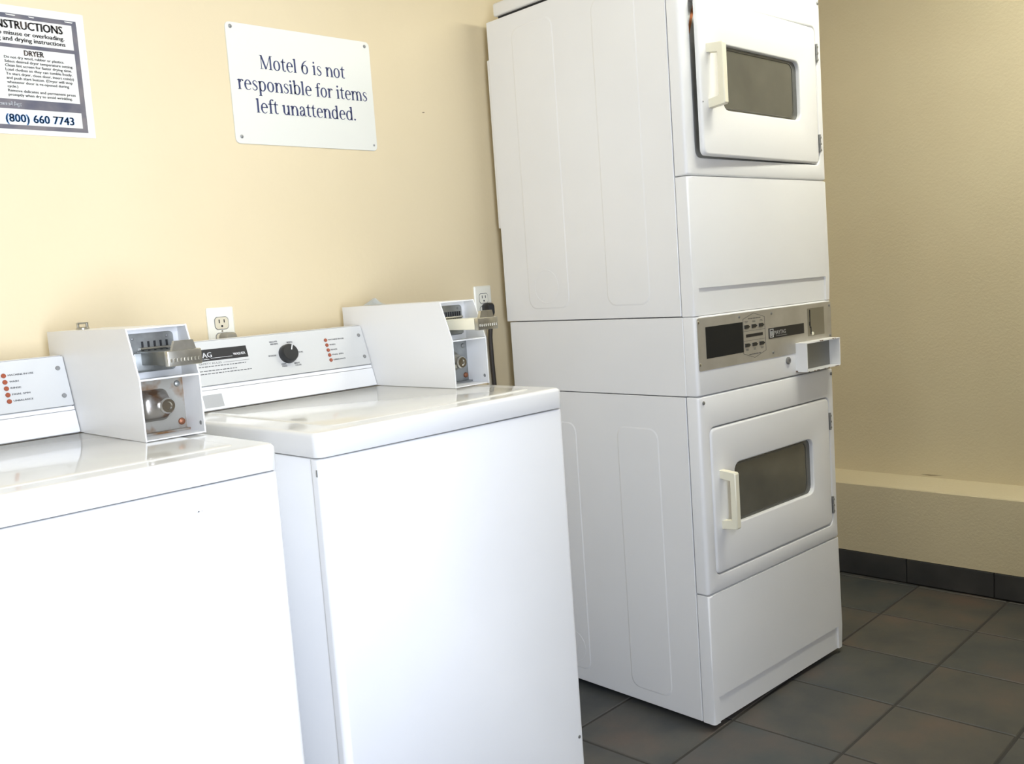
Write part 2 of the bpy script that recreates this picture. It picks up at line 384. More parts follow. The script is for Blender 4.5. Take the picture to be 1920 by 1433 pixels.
# ------------------------------------------------------------------ washing machines
WW = .6485
CS = Vector((0, .608-.556, 1.1407-.985)).normalized()      # up direction on the sloped console
CN = Vector((0, -CS.z, CS.y))                              # its outward normal
def con(x, z, off=.0):                                     # point on the sloped console face
    t = (z-.985)/(1.1407-.985); p = Vector((x, .556+t*(.608-.556), z)); return p+CN*off
def slab(bm, x0, x1, z0, z1, th, off=0.0, r=.0):
    P = rr(x0, x1, z0, z1, r or 1e-4, 3)
    return loft(bm, [[con(px, pz, off) for px, pz in P], [con(px, pz, off+th) for px, pz in P]], cap0=True, cap1=True)
def disc(bm, x, z, r, h, off=0.0, n=18, dome=True):
    c = con(x, z, off)
    prof = [(r, 0), (r, h*.6), (r*.8, h), (r*.001, h)] if dome else [(r, 0), (r*.96, h), (r*.001, h)]
    return revolve(bm, c, CN, prof, n)
def washer(loc, rz, label, cx, slots, tongue_mat, first, group, bw):
    """cx: x of the join between console and coin box, slots: number of coin slots"""
    t = thing('washing_machine', label, 'washer', loc, rz, group)
    # cabinet shell, wrap-around front, feet
    obj('cabinet', box(bm_(), .004, WW-.004, .0285, .655, .03, .9365, .002), ENAMEL, t)
    fp = bm_(); front_panel(fp, .002, WW-.002, .03, .9366, .0245, re=.011, rc=.003, y=.0035, back=True, zf=.15)
    fpo = obj('front_panel', fp, ENAMEL, t)
    obj('screw', revolve(bm_(), (WW-.019, .0035, .1718), (0, -1, 0), [(.0042, 0), (.0036, .0015), (.0005, .002)], 14), GREYM, fpo)
    if not first:
        obj('clip_hole', box(bm_(), .0006, .0022, .0105, .0135, .905, .918, .0006, 1), GREYM, fpo)
    if first:
        sc = bm_(); prism(sc, [(WW-.1525, .8970), (WW-.1490, .8970), (WW-.1482, .8988), (WW-.1510, .8995)], 'y', .0030, .0036); prism(sc, [(WW-.1465, .8976), (WW-.1435, .8972), (WW-.1440, .8984)], 'y', .0030, .0036)
        obj('paint_chip', sc, GREYM, fpo, smooth=0)
    for x in (.06, WW-.06):
        for y in (.07, .60):
            obj('foot', revolve(bm_(), (x, y, 0), UZ, [(.022, 0), (.022, .010), (.010, .014), (.010, .032)], 16), BLACKGLOSS, t)
    # top with rounded rim and the recessed lid
    tp = bm_(); R = .008; L = []
    for k in range(7):
        a = math.radians(90*k/6); i = R*(1-math.cos(a)); zz = .984-R+R*math.sin(a)
        L.append([(x, y, zz) for x, y in rr(i, WW-i, i, .655-i, .018, 5)])
    L.insert(0, [(x, y, .9396) for x, y in rr(.0006, WW-.0006, .0006, .6544, .0175, 5)]); L.insert(1, [(x, y, .9406) for x, y in rr(0, WW, 0, .655, .018, 5)])
    loft(tp, L, cap0=True, cap1=True)
    top = obj('top_panel', tp, RIMENAMEL_SHADED, t, smooth=50)
    ldm = bm_(); A = (.066, .60, .050, .545)
    loft(ldm, [[(x, y, .9836) for x, y in rr(*A, .02, 5)], [(x, y, .9850) for x, y in rr(A[0]+.0015, A[1]-.0015, A[2]+.0015, A[3]-.0015, .019, 5)],
               [(x, y, .9860) for x, y in rr(A[0]+.006, A[1]-.006, A[2]+.006, A[3]-.006, .016, 5)]], cap0=True, cap1=True)
    obj('lid', ldm, TOPENAMEL_SHADED, top, smooth=50)
    # console
    ex = cx-.0018
    cb = bm_()
    B = CN*-.009
    prism(cb, [(.556+B.y, .9865), (.608+B.y, 1.1395), (.614, 1.1418), (.650, 1.1418), (.650, .9865)], 'x', .012, ex-.001)
    cons = obj('console', cb, ENAMEL, t)
    lowp = slab(bm_(), .012, ex, .9880, 1.0312, .009, -.009, .001); obj('lower_trim', lowp, ENAMEL, cons)
    midp = slab(bm_(), .012, ex, 1.0326, 1.0396, .0080, -.009, .0006); obj('trim_strip', midp, ENAMEL, cons)
    facep = slab(bm_(), .012, ex, 1.0420, 1.1402, .0095, -.009, .0015)
    face = obj('control_panel', facep, CONSOLE, t)
    def on(name, bm, m): return obj(name, bm, m, face)
    o_ = .0006
    for z in (1.117, 1.062):
        on('screw', disc(bm_(), cx-.0160, z, .0046, .0022, o_), GREYM)
    words = ['MACHINE IN-USE', 'WASH', 'RINSE', 'FINAL SPIN', 'UNBALANCE']
    wid = [.047, .017, .019, .033, .036]
    tx = bm_()
    for k in range(5):
        z = 1.1133-.01240*k
        on('indicator_light', disc(bm_(), cx-.1185, z, .0046, .0026, o_), ORANGE)
        put_text(tx, words[k], con(cx-.1105, z-.0014, .0009), UX, CS, wid[k], .0036, .00018)
    on('indicator_lettering', tx, FINEINK)
    # program knob with pointer
    kb = bm_(); kx, kz = cx-.2350, 1.0905
    revolve(kb, con(kx, kz, .0005), CN, [(.0235, 0), (.0235, .004), (.0215, .016), (.0195, .0185), (.0005, .0185)], 36)
    knob = on('selector_knob', kb, BLACKGLOSS)
    pb = bm_(); base_ = con(kx, kz, .0195)
    for rr_ in ((.006, .019),):
        d = (Vector(UX)*.40+CS*.92).normalized(); n_ = (Vector(UX)*.92-CS*.40).normalized()
        q = [base_+d*rr_[0]+n_*.0012, base_+d*rr_[1]+n_*.0012, base_+d*rr_[1]-n_*.0012, base_+d*rr_[0]-n_*.0012]
        loft(pb, [q, [p+CN*.0012 for p in q]], cap0=True, cap1=True)
    obj('pointer', pb, WHITEINK, knob, smooth=0)
    H = .0038
    for words_ in ((('DELICATES', -.0400, 1.1215, .021), ('AND KNITS', -.0390, 1.1160, .021)), (('WHITES', .0060, 1.1165, .016),), (('COLORS', .0270, 1.0905, .017),),
                   (('BRIGHT', .0120, 1.0655, .015), ('COLORS', .0130, 1.0605, .017)), (('PERM', -.0230, 1.0665, .012), ('PRESS', -.0225, 1.0615, .013)), (('WOOLENS', -.0520, 1.0890, .021),)):
        tx = bm_()
        for s_, dx, z, wd in words_: put_text(tx, s_, con(kx+dx, z, .0009), UX, CS, wd, H, .00018)
        on('program_lettering', tx, FINEINK)
    # name badge and printed rules
    bx0, bx1 = cx-.515, cx-.3385
    bd = slab(bm_(), bx0, bx1, 1.0958, 1.1218, .0008, .0004, .0006); badge = on('name_badge', bd, BLACK)
    tx = bm_()
    put_text(tx, 'MAYTAG', con(bx1-.158, 1.1035, .0016), UX, CS, .068, .0120, .0004)
    put_text(tx, 'COMMERCIAL', con(bx1-.158, 1.0986, .0016), UX, CS, .060, .0026)
    put_text(tx, 'WASHER', con(bx1-.037, 1.1025, .0016), UX, CS, .031, .0058, .0003)
    slab(tx, bx1-.094, bx1-.040, 1.1008, 1.1014, .0001, .0016)
    obj('badge_lettering', tx, WHITEINK, badge, smooth=0)
    tx = bm_()
    put_text(tx, 'SAFETY RULES', con(bx1-.125, 1.0880, .0009), UX, CS, .055, .0042)
    slab(tx, bx1-.066, bx1, 1.0890, 1.0897, .0001, .0008)
    rnd = random.Random(7)
    for z, end in ((1.0825, -.010), (1.0730, -.036), (1.0665, .0)):
        x = bx1-.128
        while x < bx1+end:
            wl = rnd.uniform(.004, .010); slab(tx, x, min(x+wl, bx1+end), z, z+.0017, .0001, .0008); x += wl+.0018
    on('rules_print', tx, FINEINK)
    obj('grey_sticker', slab(bm_(), cx-.475, cx-.4285, .9930, 1.0215, .0004, .0001, .001), GREYTAG, cons, smooth=0)
    # coin box: open-fronted sheet-metal housing
    x0, x1, th = cx, cx+bw, .0028
    prof = [(.684, .9862), (.684, 1.1905), (.2885, 1.1905), (.2530, 1.0970), (.2530, .9862)]
    cbm = bm_()
    prism(cbm, prof, 'x', x0, x0+th); prism(cbm, prof, 'x', x1-th, x1)
    box(cbm, x0+th, x1-th, .2895, .684, 1.1905-th, 1.1902); box(cbm, x0+th, x1-th, .2535, .684, .9866, .9862+th)
    box(cbm, x0+th, x1-th, .684-th, .6838, .9866+th, 1.1905-th)
    prism(cbm, [(.2537, 1.0985), (.2525, 1.0955), (.322, 1.0932), (.322, 1.0957)], 'x', x0+th, x1-th)
    box(cbm, x0+th, x1-th, .322, .326, 1.0945, 1.1905-th)
    cbo = obj('coin_box', cbm, ENAMEL, t, smooth=0)
    lp = bm_(); box(lp, x0+th, x1-th, .3235, .3275, .9895, 1.0940); box(lp, x0+th, x1-th, .309, .3235, .9892, .9930)
    obj('lock_plate', lp, RUSTY if first else ZINC, cbo, smooth=0)
    # coin slide: plate with slots, tongue and pull handle
    sp = bm_(); P0 = (x0+.0125, x1-.0135, 1.1070, 1.1795)
    loft(sp, [[(x, .3224, z) for x, z in rr(*P0, .008)], [(x, .3195, z) for x, z in rr(*P0, .008)]], cap0=True, cap1=True)
    box(sp, x0+.016, x1-.028, .300, .3200, 1.1110, 1.1440, .002, 2)
    obj('coin_slide_plate', sp, ZINC, cbo)
    rng = (x0+.0415, x0+.0885) if slots < 7 else (x0+.030, x0+.0885)
    for k in range(slots):
        x = rng[0]+(rng[1]-rng[0])*k/(slots-1); hw = .0016 if slots < 7 else .0012
        sl = bm_(); box(sl, x-hw, x+hw, .3170, .3200, 1.1465, 1.1640)
        if k < slots-1: pass
        obj('coin_slot', sl, DARK, cbo, smooth=0)
    cr = bm_(); tube(cr, [(rng[0]-.006, .3165, 1.1505), (rng[1]+.006, .3165, 1.1505)], .0026, 8); obj('slot_rail', cr, STEEL, cbo)
    for x, z in ((x0+.0245, 1.1700), (x1-.0260, 1.1715)):
        obj('plate_screw', revolve(bm_(), (x, .3195, z), (0, -1, 0), [(.0030, 0), (.0024, .0014), (.0004, .0018)], 12), GREYM, cbo)
    tg = bm_()
    box(tg, x0+.029, x0+.088, .204, .318, 1.1215, 1.1465, .0015, 2)
    obj('coin_slide_tongue', tg, tongue_mat, cbo)
    hd = bm_(); box(hd, x0+.0285, x0+.0925, .190, .2045, 1.1195, 1.1475, .0022, 2)
    prism(hd, [(x0+.040, 1.1465), (x0+.086, 1.1465), (x0+.081, 1.1640), (x0+.046, 1.1640)], 'y', .196, .2045)
    for k in range(9):
        x = x0+.0345+.0065*k; box(hd, x-.0016, x+.0016, .1885, .1910, 1.1270, 1.1335, .0006, 1)
    obj('pull_handle', hd, STEEL, cbo)
    # lock boss, keyhole and rivets
    lx, lz = (x0+.0640, 1.0425) if first else (x0+.0565, 1.0415)
    bo = bm_(); q = (x0+.018, x0+.078, 1.0170, 1.0690) if first else (x0+.026, x0+.072, 1.0230, 1.0640)
    L = []
    for yy, ins in ((.3240, -.004), (.3120, 0), (.2990, .004), (.2945, .010)):
        L.append([(x, yy, z) for x, z in rr(q[0]+ins, q[1]-ins, q[2]+ins, q[3]-ins, .014)])
    loft(bo, L, cap0=True, cap1=True); obj('lock_boss', bo, STEEL if not first else vary(mat('tarnished_steel', (.33, .30, .26), .3, metal=.8), (.16, .09, .05), (.30, .28, .25), 28, lo=.36, hi=.5), cbo, smooth=60)
    rg = bm_(); revolve(rg, (lx, .2950, lz), (0, -1, 0), [(.0150, 0), (.0150, .006), (.0125, .0095), (.0075, .0095), (.0065, .006), (.0005, .006)], 24)
    ring_ = obj('lock_cylinder', rg, CHROME, cbo)
    obj('rivet', revolve(bm_(), (x1-.0125, .3235, 1.0055), (0, -1, 0), [(.0068, 0), (.0060, .003), (.0030, .0048), (.0005, .005)], 16), COPPER, cbo)
    obj('rivet', revolve(bm_(), (x1-.0145, .3235, 1.0785), (0, -1, 0), [(.0062, 0), (.0050, .003), (.0025, .0045), (.0005, .0047)], 16), ZINC, cbo)
    kh = bm_(); revolve(kh, (x1-th, .2650, 1.0045), (-1, 0, 0), [(.0042, 0), (.0034, .001), (.0004, .0014)], 12); obj('side_screw', kh, GREYM, cbo)
    return t
GW = 'coin-operated washers along the yellow wall'
w1 = washer((0.3017-WW, -.7476, 0), .0024, 'white top-loading coin washer cut off by the left edge of the photo, nearest the camera', WW-.1165, 5, mat('dark_slide_metal', (.16, .165, .15), .35, metal=.6), True, GW, .1160)
w2 = washer((.3861, -.7327, 0), .0064, 'white top-loading coin washer standing between the other washer and the stacked dryer', .5535, 9, IVORY, False, GW, .1095)
def local(root, p):
    c, s = math.cos(root.rotation_euler.z), math.sin(root.rotation_euler.z); l = root.location
    return Vector((l.x+c*p[0]-s*p[1], l.y+s*p[0]+c*p[1], l.z+p[2]))

# small things lying on the coin boxes
b = bm_(); c = local(w1, (WW-.060, .638, 1.1906))
revolve(b, c, UZ, [(.013, 0), (.013, .003), (.010, .0045), (.0005, .0045)], 18)
cyl(b, c+Vector((-.009, 0, .0040)), c+Vector((-.009, 0, .0120)), .0030, 10); cyl(b, c+Vector((.008, -.004, .0040)), c+Vector((.008, -.004, .0125)), .0030, 10)
box(b, c.x-.012, c.x+.011, c.y-.006, c.y+.003, c.z+.0110, c.z+.0145, .001, 1)
tag(obj('lock_fitting', b, STEEL), 'small dull metal lock fitting on top of the coin box of the nearest washer', 'fitting')
b = bm_(); c = local(w2, (.600, .598, 1.1906)); rnd = random.Random(3)
n1, n2 = 7, 5; G = []
for j in range(n2):
    G.append([])
    for i in range(n1):
        u, v = i/(n1-1)-.5, j/(n2-1)-.5
        h = .0012+.017*max(0, 1-((u+.12)**2*6+v*v*5))*(.72+.45*rnd.random()); G[-1].append(b.verts.new((c.x+v*.036+rnd.uniform(-.002, .002), c.y-u*.066+rnd.uniform(-.002, .002), c.z+h)))
for j in range(n2-1):
    for i in range(n1-1): b.faces.new((G[j][i], G[j][i+1], G[j+1][i+1], G[j+1][i]))
bmesh.ops.solidify(b, geom=list(b.faces), thickness=.0012)
tag(obj('crumpled_paper', b, mat('crumpled_paper_white', (.82, .84, .82), .6), smooth=0), 'crumpled scrap of white paper on top of the coin box beside the dryer', 'paper')

# ------------------------------------------------------------------ stacked dryer
DW = .686
D = thing('stacked_dryer', 'tall white stacked coin dryer, two dryers one above the other, in the corner', 'dryer', (1.5025, -.7636, 0), -.0266)
def emboss(bm, y0, y1, z0, z1, h=.0005, s=.004, r=.03):
    loft(bm, [[(.0005, y, z) for y, z in rr(y0, y1, z0, z1, r, 6)], [(-h, y, z) for y, z in rr(y0+s, y1-s, z0+s, z1-s, r-s*.5, 6)]], cap1=True)
def knockout(bm, y, z, r=.048):
    n = 36; L = []
    for rad, xx in ((r-.0016, .0004), (r-.0008, -.0009), (r+.0008, -.0009), (r+.0016, .0004)):
        L.append([(xx, y+rad*math.cos(2*math.pi*k/n), z+rad*math.sin(2*math.pi*k/n)) for k in range(n)])
    loft(bm, L)
def kick_panel(z0, h):
    z1 = z0+h; zc = z0+.0705; xa, xb = .026, .662; b = bm_(); p = .037
    # front sheet with a shallow recess along its lower edge
    X = [0, xa, xb, DW]; Z = [z0, zc, z1]; v = {}
    def V(x, y, z):
        k = (round(x, 6), round(y, 6), round(z, 6))
        if k not in v: v[k] = b.verts.new(k)
        return v[k]
    def quad(*pts): b.faces.new([V(*q) for q in pts])
    rec = .005
    quad((0, 0, zc), (xa, 0, zc), (xa, 0, z1), (0, 0, z1)); quad((xa, 0, zc), (xb, 0, zc), (xb, 0, z1), (xa, 0, z1)); quad((xb, 0, zc), (DW, 0, zc), (DW, 0, z1), (xb, 0, z1))
    quad((0, 0, z0), (xa, 0, z0), (xa, 0, zc), (0, 0, zc)); quad((xb, 0, z0), (DW, 0, z0), (DW, 0, zc), (xb, 0, zc))
    quad((xa, rec, z0), (xb, rec, z0), (xb, rec, zc), (xa, rec, zc))
    quad((xa, 0, zc), (xb, 0, zc), (xb, rec, zc), (xa, rec, zc)); quad((xa, 0, z0), (xa, rec, z0), (xa, rec, zc), (xa, 0, zc)); quad((xb, 0, z0), (xb, rec, z0), (xb, rec, zc), (xb, 0, zc))
    quad((0, 0, z1), (xa, 0, z1), (xb, 0, z1), (DW, 0, z1), (DW, p, z1), (0, p, z1))
    quad((0, 0, z0), (0, 0, zc), (0, 0, z1), (0, p, z1), (0, p, z0)); quad((DW, 0, z0), (DW, 0, zc), (DW, 0, z1), (DW, p, z1), (DW, p, z0))
    quad((0, 0, z0), (xa, 0, z0), (xa, rec, z0), (xb, rec, z0), (xb, 0, z0), (DW, 0, z0), (DW, p, z0), (0, p, z0))
    quad((0, p, z0), (DW, p, z0), (DW, p, z1), (0, p, z1))
    b.edges.ensure_lookup_table()
    E_ = []
    for e_ in b.edges:
        a, c_ = e_.verts[0].co, e_.verts[1].co
        onside = (abs(a.x) < 1e-6 and abs(c_.x) < 1e-6) or (abs(a.x-DW) < 1e-6 and abs(c_.x-DW) < 1e-6)
        if abs(a.y) < 1e-6 and abs(c_.y) < 1e-6 and (onside or (abs(a.z-z1) < 1e-6 and abs(c_.z-z1) < 1e-6)): E_.append(e_)
    bmesh.ops.bevel(b, geom=E_, offset=.008, segments=4, affect='EDGES', profile=.5)
    return obj('lower_front_panel', b, ENAMEL, D, smooth=50)
HX = .6525                                           # hinge line
def dryer_front(z0, open_deg, name_open):
    """z0: bottom of the unit"""
    kick_panel(z0, .3520)
    zb = z0+.3545; h = .5245
    ox0, ox1, oz0, oz1 = .0405, .6545, zb+.0440, zb+.4400
    b = bm_(); front_panel(b, 0, DW, zb, zb+h, .037, re=.010, rc=.004, hole=(ox0, ox1, oz0, oz1, .020), hdepth=.034, rin=.003)
    fr = obj('door_surround', b, ENAMEL, D, smooth=50)
    b = bm_(); box(b, ox0-.004, ox1+.004, .0342, .0375, oz0-.004, oz1+.004)
    obj('opening_liner', b, GREYIN, fr, smooth=0)
    for x in (.0200, DW-.0140):
        obj('screw', revolve(bm_(), (x, 0, zb+h-.0160), (0, -1, 0), [(.0052, 0), (.0046, .0022), (.0022, .0036), (.0004, .0038)], 16), GREYM, fr)
    # door built about its hinge line
    def X(x): return x-HX
    d = bm_(); g_ = .0032
    wx0, wx1, wz0, wz1 = X(.1440), X(.5490), .1650, .3290
    front_panel(d, X(ox0+g_), X(ox1-g_), .0440+g_, .4400-g_, .0125, re=.007, rc=.016, hole=(wx0, wx1, wz0, wz1, .024), hdepth=.0125, y=-.0015, rin=.004, back=True, zf=1.0)
    door = obj('door', d, ENAMEL, D, smooth=50, loc=(HX, 0, zb)); door.rotation_euler = (0, 0, math.radians(open_deg))
    pn = bm_(); box(pn, wx0-.004, wx1+.004, .0106, .0140, wz0-.004, wz1+.004); obj('window_pane', pn, PANE, door, smooth=0)
    tr = bm_(); q = (wx0+.006, wx1-.022, wz0+.006, wz1-.006)
    L = []
    for ins, yy in ((0, .0108), (0, .0092), (.0022, .0092), (.0022, .0108)): L.append([(x, yy, z) for x, z in rr(q[0]+ins, q[1]-ins, q[2]+ins, q[3]-ins, .02)])
    loft(tr, L); obj('pane_trim', tr, PANETRIM, door)
    # pull handle
    hb = bm_(); hx0, hx1, hz0, hz1 = X(.0740), X(.0930), .1640, .3230
    prf = [(0, hz0), (-.044, hz0+.004), (-.047, hz0+.008), (-.047, hz1-.008), (-.044, hz1-.004), (0, hz1), (0, hz1-.021), (-.031, hz1-.025), (-.031, hz0+.025), (0, hz0+.021)]
    Lf = []
    for x, ins in ((hx0, .002), (hx0+.002, 0), (hx1-.002, 0), (hx1, .002)):
        cy_, cz_ = -.024, (hz0+hz1)/2
        Lf.append([(x, p[0]-.0015+(ins if p[0] < -.04 else 0), p[1]+(ins if p[1] < cz_ else -ins)*(.6)) for p in prf])
    # side walls of the U profile: quads joining outer and inner outlines
    loft(hb, Lf)
    for L_, flip in ((Lf[0], False), (Lf[-1], True)):
        hb.verts.ensure_lookup_table()
        Vn = [hb.verts.new(p) for p in L_]
        for q in ((0, 1, 9), (1, 2, 8, 9), (2, 3, 7, 8), (3, 4, 6, 7), (4, 5, 6)): hb.faces.new([Vn[i] for i in q])
    bmesh.ops.remove_doubles(hb, verts=hb.verts, dist=1e-6)
    obj('handle', hb, IVORY, door, smooth=30)
    for zc in (.0800, .3390):
        hg = bm_(); tube(hg, [(.0008, -.0030, zc), (.0008, -.0030, zc+.052)], .0032, 8)
        box(hg, -.001, .0055, -.0030, .0010, zc, zc+.052)
        for k in range(3): box(hg, -.0035, .0045, -.0068, -.0020, zc+.004+.018*k, zc+.010+.018*k, .0006, 1)
        obj('hinge', hg, GREYM, door, smooth=0)
    if open_deg:
        s_ = bm_(); revolve(s_, (X(ox0+g_)+.006, -.0012, .178), (0, -1, 0), [(.0022, 0), (.0016, .001), (.0003, .0012)], 10); obj('door_screw', s_, GREYM, door)
        lb = bm_(); prism(lb, [(.084, oz0+.332), (.094, oz0+.364), (.108, oz0+.394), (.108, oz0+.376), (.096, oz0+.342), (.084, oz0+.314)], 'y', .0325, .0341); obj('orange_sticker', lb, ORANGEL, fr, smooth=0)
    return fr
dryer_front(.018, 0, 'closed'); dryer_front(1.1054, 2.1, 'ajar')
# cabinets
b = bm_(); box(b, .0005, DW-.0005, .0410, .690, .0182, .8960, .0012, 1)
emboss(b, .137, .283, .055, .808); emboss(b, .438, .600, .055, .808); knockout(b, .505, .120)
obj('lower_cabinet', b, ENAMEL, D, smooth=3)
b = bm_(); box(b, .0005, DW-.0005, .0375, .6874, .8985, 1.1035, .0012, 1); cc = obj('control_cabinet', b, ENAMEL, D)
b = bm_(); box(b, .0005, DW-.0005, .0410, .6995, 1.1062, 1.9958, .0012, 1)
emboss(b, .137, .287, 1.140, 1.955); emboss(b, .430, .596, 1.140, 1.955); knockout(b, .520, 1.205)
obj('upper_cabinet', b, ENAMEL, D, smooth=3)
b = bm_(); box(b, .010, DW-.010, .03, .655, 1.990, 2.006); obj('top_riser', b, DARK, D, smooth=0)
b = bm_(); box(b, .0, DW, .0, .667, 2.005, 2.043, .006, 3); obj('top_panel', b, ENAMEL, D)
b = bm_(); box(b, .004, DW-.01, .6995, .7125, 1.390, 1.890, .003, 2); obj('rear_cover', b, ENAMEL, D)
for x in (.05, DW-.05):
    for y in (.09, .62):
        obj('foot', revolve(bm_(), (x, y, 0), UZ, [(.018, 0), (.018, .008), (.009, .011), (.009, .0184)], 14), BLACKGLOSS, D)
# control section
b = bm_(); front_panel(b, 0, DW, .8988, 1.1042, .0355, re=.008, rc=.003, back=True); cp = obj('control_section', b, ENAMEL, D, smooth=50)
b = bm_(); P0 = (.0085, .6835, .9635, 1.0995)
loft(b, [[(x, .0004, z) for x, z in rr(*P0, .006)], [(x, -.0014, z) for x, z in rr(*P0, .006)]], cap0=True, cap1=True)
plate = obj('control_plate', b, SILVER, D, smooth=30)
def flat(name, x0, x1, z0, z1, m, par=plate, th=.0006, y=-.0014, r=.0006):
    q = bm_(); loft(q, [[(x, y+.0002, z) for x, z in rr(x0, x1, z0, z1, r, 2)], [(x, y-th, z) for x, z in rr(x0, x1, z0, z1, r, 2)]], cap0=True, cap1=True)
    return obj(name, q, m, par, smooth=0)
flat('display_window', .0425, .2110, .9930, 1.0747, SCREEN)
for x, z in ((.0135, 1.0885), (.0130, .9800), (.1970, 1.0895), (.3545, 1.0873), (.3560, .9780), (.6735, 1.0880), (.6740, .9985)):
    obj('screw', revolve(bm_(), (x, -.0014, z), (0, -1, 0), [(.0040, 0), (.0036, .0016), (.0016, .0026), (.0003, .0028)], 14), GREYM if x > .1 else CHROME, plate)
# hexagon outline with six arrow buttons
def outline(bm, pts, wd, y, th=.0004):
    n = len(pts)
    for i in range(n):
        a, c_ = Vector(pts[i]), Vector(pts[(i+1) % n]); dd = (c_-a).normalized(); nn = Vector((-dd.y, dd.x))*wd/2
        q = [a+nn-dd*wd/2, c_+nn+dd*wd/2, c_-nn+dd*wd/2, a-nn-dd*wd/2]
        loft(bm, [[(p.x, y, p.y) for p in q], [(p.x, y-th, p.y) for p in q]], cap0=True, cap1=True)
b = bm_(); outline(b, [(.2140, 1.0815), (.2650, 1.0950), (.3190, 1.0815), (.3205, .9885), (.2640, .9735), (.2110, .9885)], .0011, -.0014)
box(b, .214, .319, -.0018, -.0014, 1.0478, 1.0486); box(b, .213, .319, -.0018, -.0014, 1.0216, 1.0224)
rnd = random.Random(5)
for z in (1.0800, .9830):                                   # tiny print, too small to read
    x = .238
    while x < .292: wl = rnd.uniform(.006, .012); box(b, x, x+wl, -.0018, -.0014, z, z+.0022); x += wl+.002
for xc in (.229, .2655, .302):
    for z in (1.0735, 1.0705, .9985, .9955):
        wl = rnd.uniform(.010, .018); box(b, xc-wl/2, xc+wl/2, -.0018, -.0014, z, z+.0012)
obj('panel_print', b, FINEINK, plate, smooth=0)
for zc in (1.0600, 1.0100):
    for xc in (.2320, .2670, .3020):
        q = bm_(); prism(q, [(xc-.0125, zc+.0048), (xc+.0045, zc+.0048), (xc+.0125, zc), (xc+.0045, zc-.0048), (xc-.0125, zc-.0048)], 'y', -.0034, -.0014)
        obj('arrow_button', q, BLACKGLOSS, plate, smooth=0)
flat('indicator_bar', .2250, .3070, 1.0315, 1.0395, BLACK)
bd = flat('name_badge', .3365, .5235, 1.0175, 1.0468, BLACK, th=.0012)
b = bm_()
yb = -.0030
for a in ((.3410, .3600, 1.0420, 1.0440), (.3410, .3600, 1.0205, 1.0225), (.3410, .3440, 1.0225, 1.0420), (.3570, .3600, 1.0225, 1.0420)): box(b, a[0], a[1], yb, yb+.0004, a[2], a[3])
for xx in (.3462, .3496, .3530): box(b, xx, xx+.0016, yb, yb+.0004, 1.0265, 1.0380)
prism(b, [(.3455, 1.0268), (.3555, 1.0268), (.3505, 1.0240)], 'y', yb, yb+.0004)
put_text(b, 'MAYTAG', (.3635, yb, 1.0272), UX, UZ, .060, .0110)
box(b, .372, .430, yb, yb+.0004, 1.0225, 1.0232)
obj('badge_lettering', b, mat('badge_silver', (.55, .55, .53), .4), bd, smooth=0)
# coin slide plate
cs = flat('coin_slide_plate', .5465, .6400, 1.0060, 1.0870, mat('dark_slide_steel', (.27, .25, .20), .4, metal=.55), th=.0010)
b = bm_(); box(b, .5560, .5600, -.0034, -.0022, 1.0300, 1.0830); box(b, .5535, .5600, -.0036, -.0022, 1.0365, 1.0480); box(b, .5600, .5640, -.0034, -.0022, 1.0110, 1.0330); obj('coin_slot', b, DARK, cs, smooth=0)
b = bm_(); revolve(b, (.5700, -.0024, 1.0125), (0, -1, 0), [(.0055, 0), (.0045, .003), (.001, .004)], 12); obj('slide_stud', b, IVORY, cs)
# coin box: open-fronted white tray below the slide
b = bm_(); x0, x1, y0, y1, z0, z1, th = .4750, .6660, -.0370, .0000, .9085, .9925, .0028
prism(b, rr(x0, x0+th, z0, z1, .0004, 1), 'y', y0, y1); box(b, x1-th, x1, y0, y1, z0+.006, z1)
box(b, x0+th, x1-th, y0, y1, z0, z0+th); box(b, x0+th, x1-th, y0, y1, z1-th, z1)
prism(b, [(x1-th, z0), (x1, z0+.006), (x1-th, z0+.006)], 'y', y0, y1)
cbx = obj('coin_box', b, ENAMEL, D, smooth=0)
b = bm_(); box(b, x0+th, x1-th, -.0030, -.0016, z0+th, z1-th); obj('coin_box_back', b, mat('dark_grey_steel', (.25, .25, .235), .45, metal=.5), cbx, smooth=0)
b = bm_(); rnd = random.Random(11)
for k in range(16):
    x = x0+(x1-x0)*rnd.random(); zz = rnd.choice((z0+.0006, z1-.0006)); wl = rnd.uniform(.003, .009)
    box(b, x, min(x+wl, x1), y0-.0004, y0+.003, zz-.0011, zz+.0011)
box(b, x0-.0004, x0+.004, -.006, 0, z0-.0006, z0+.004)
obj('rust_wear', b, mat('edge_rust', (.16, .10, .07), .8), cbx, smooth=0)['kind'] = 'stuff'
b = bm_(); revolve(b, (.4324, .0000, .9465), (0, -1, 0), [(.0105, 0), (.0105, .004), (.0085, .0055), (.0045, .0055), (.0040, .003), (.0003, .003)], 20); obj('key_lock', b, GREYM, cp)

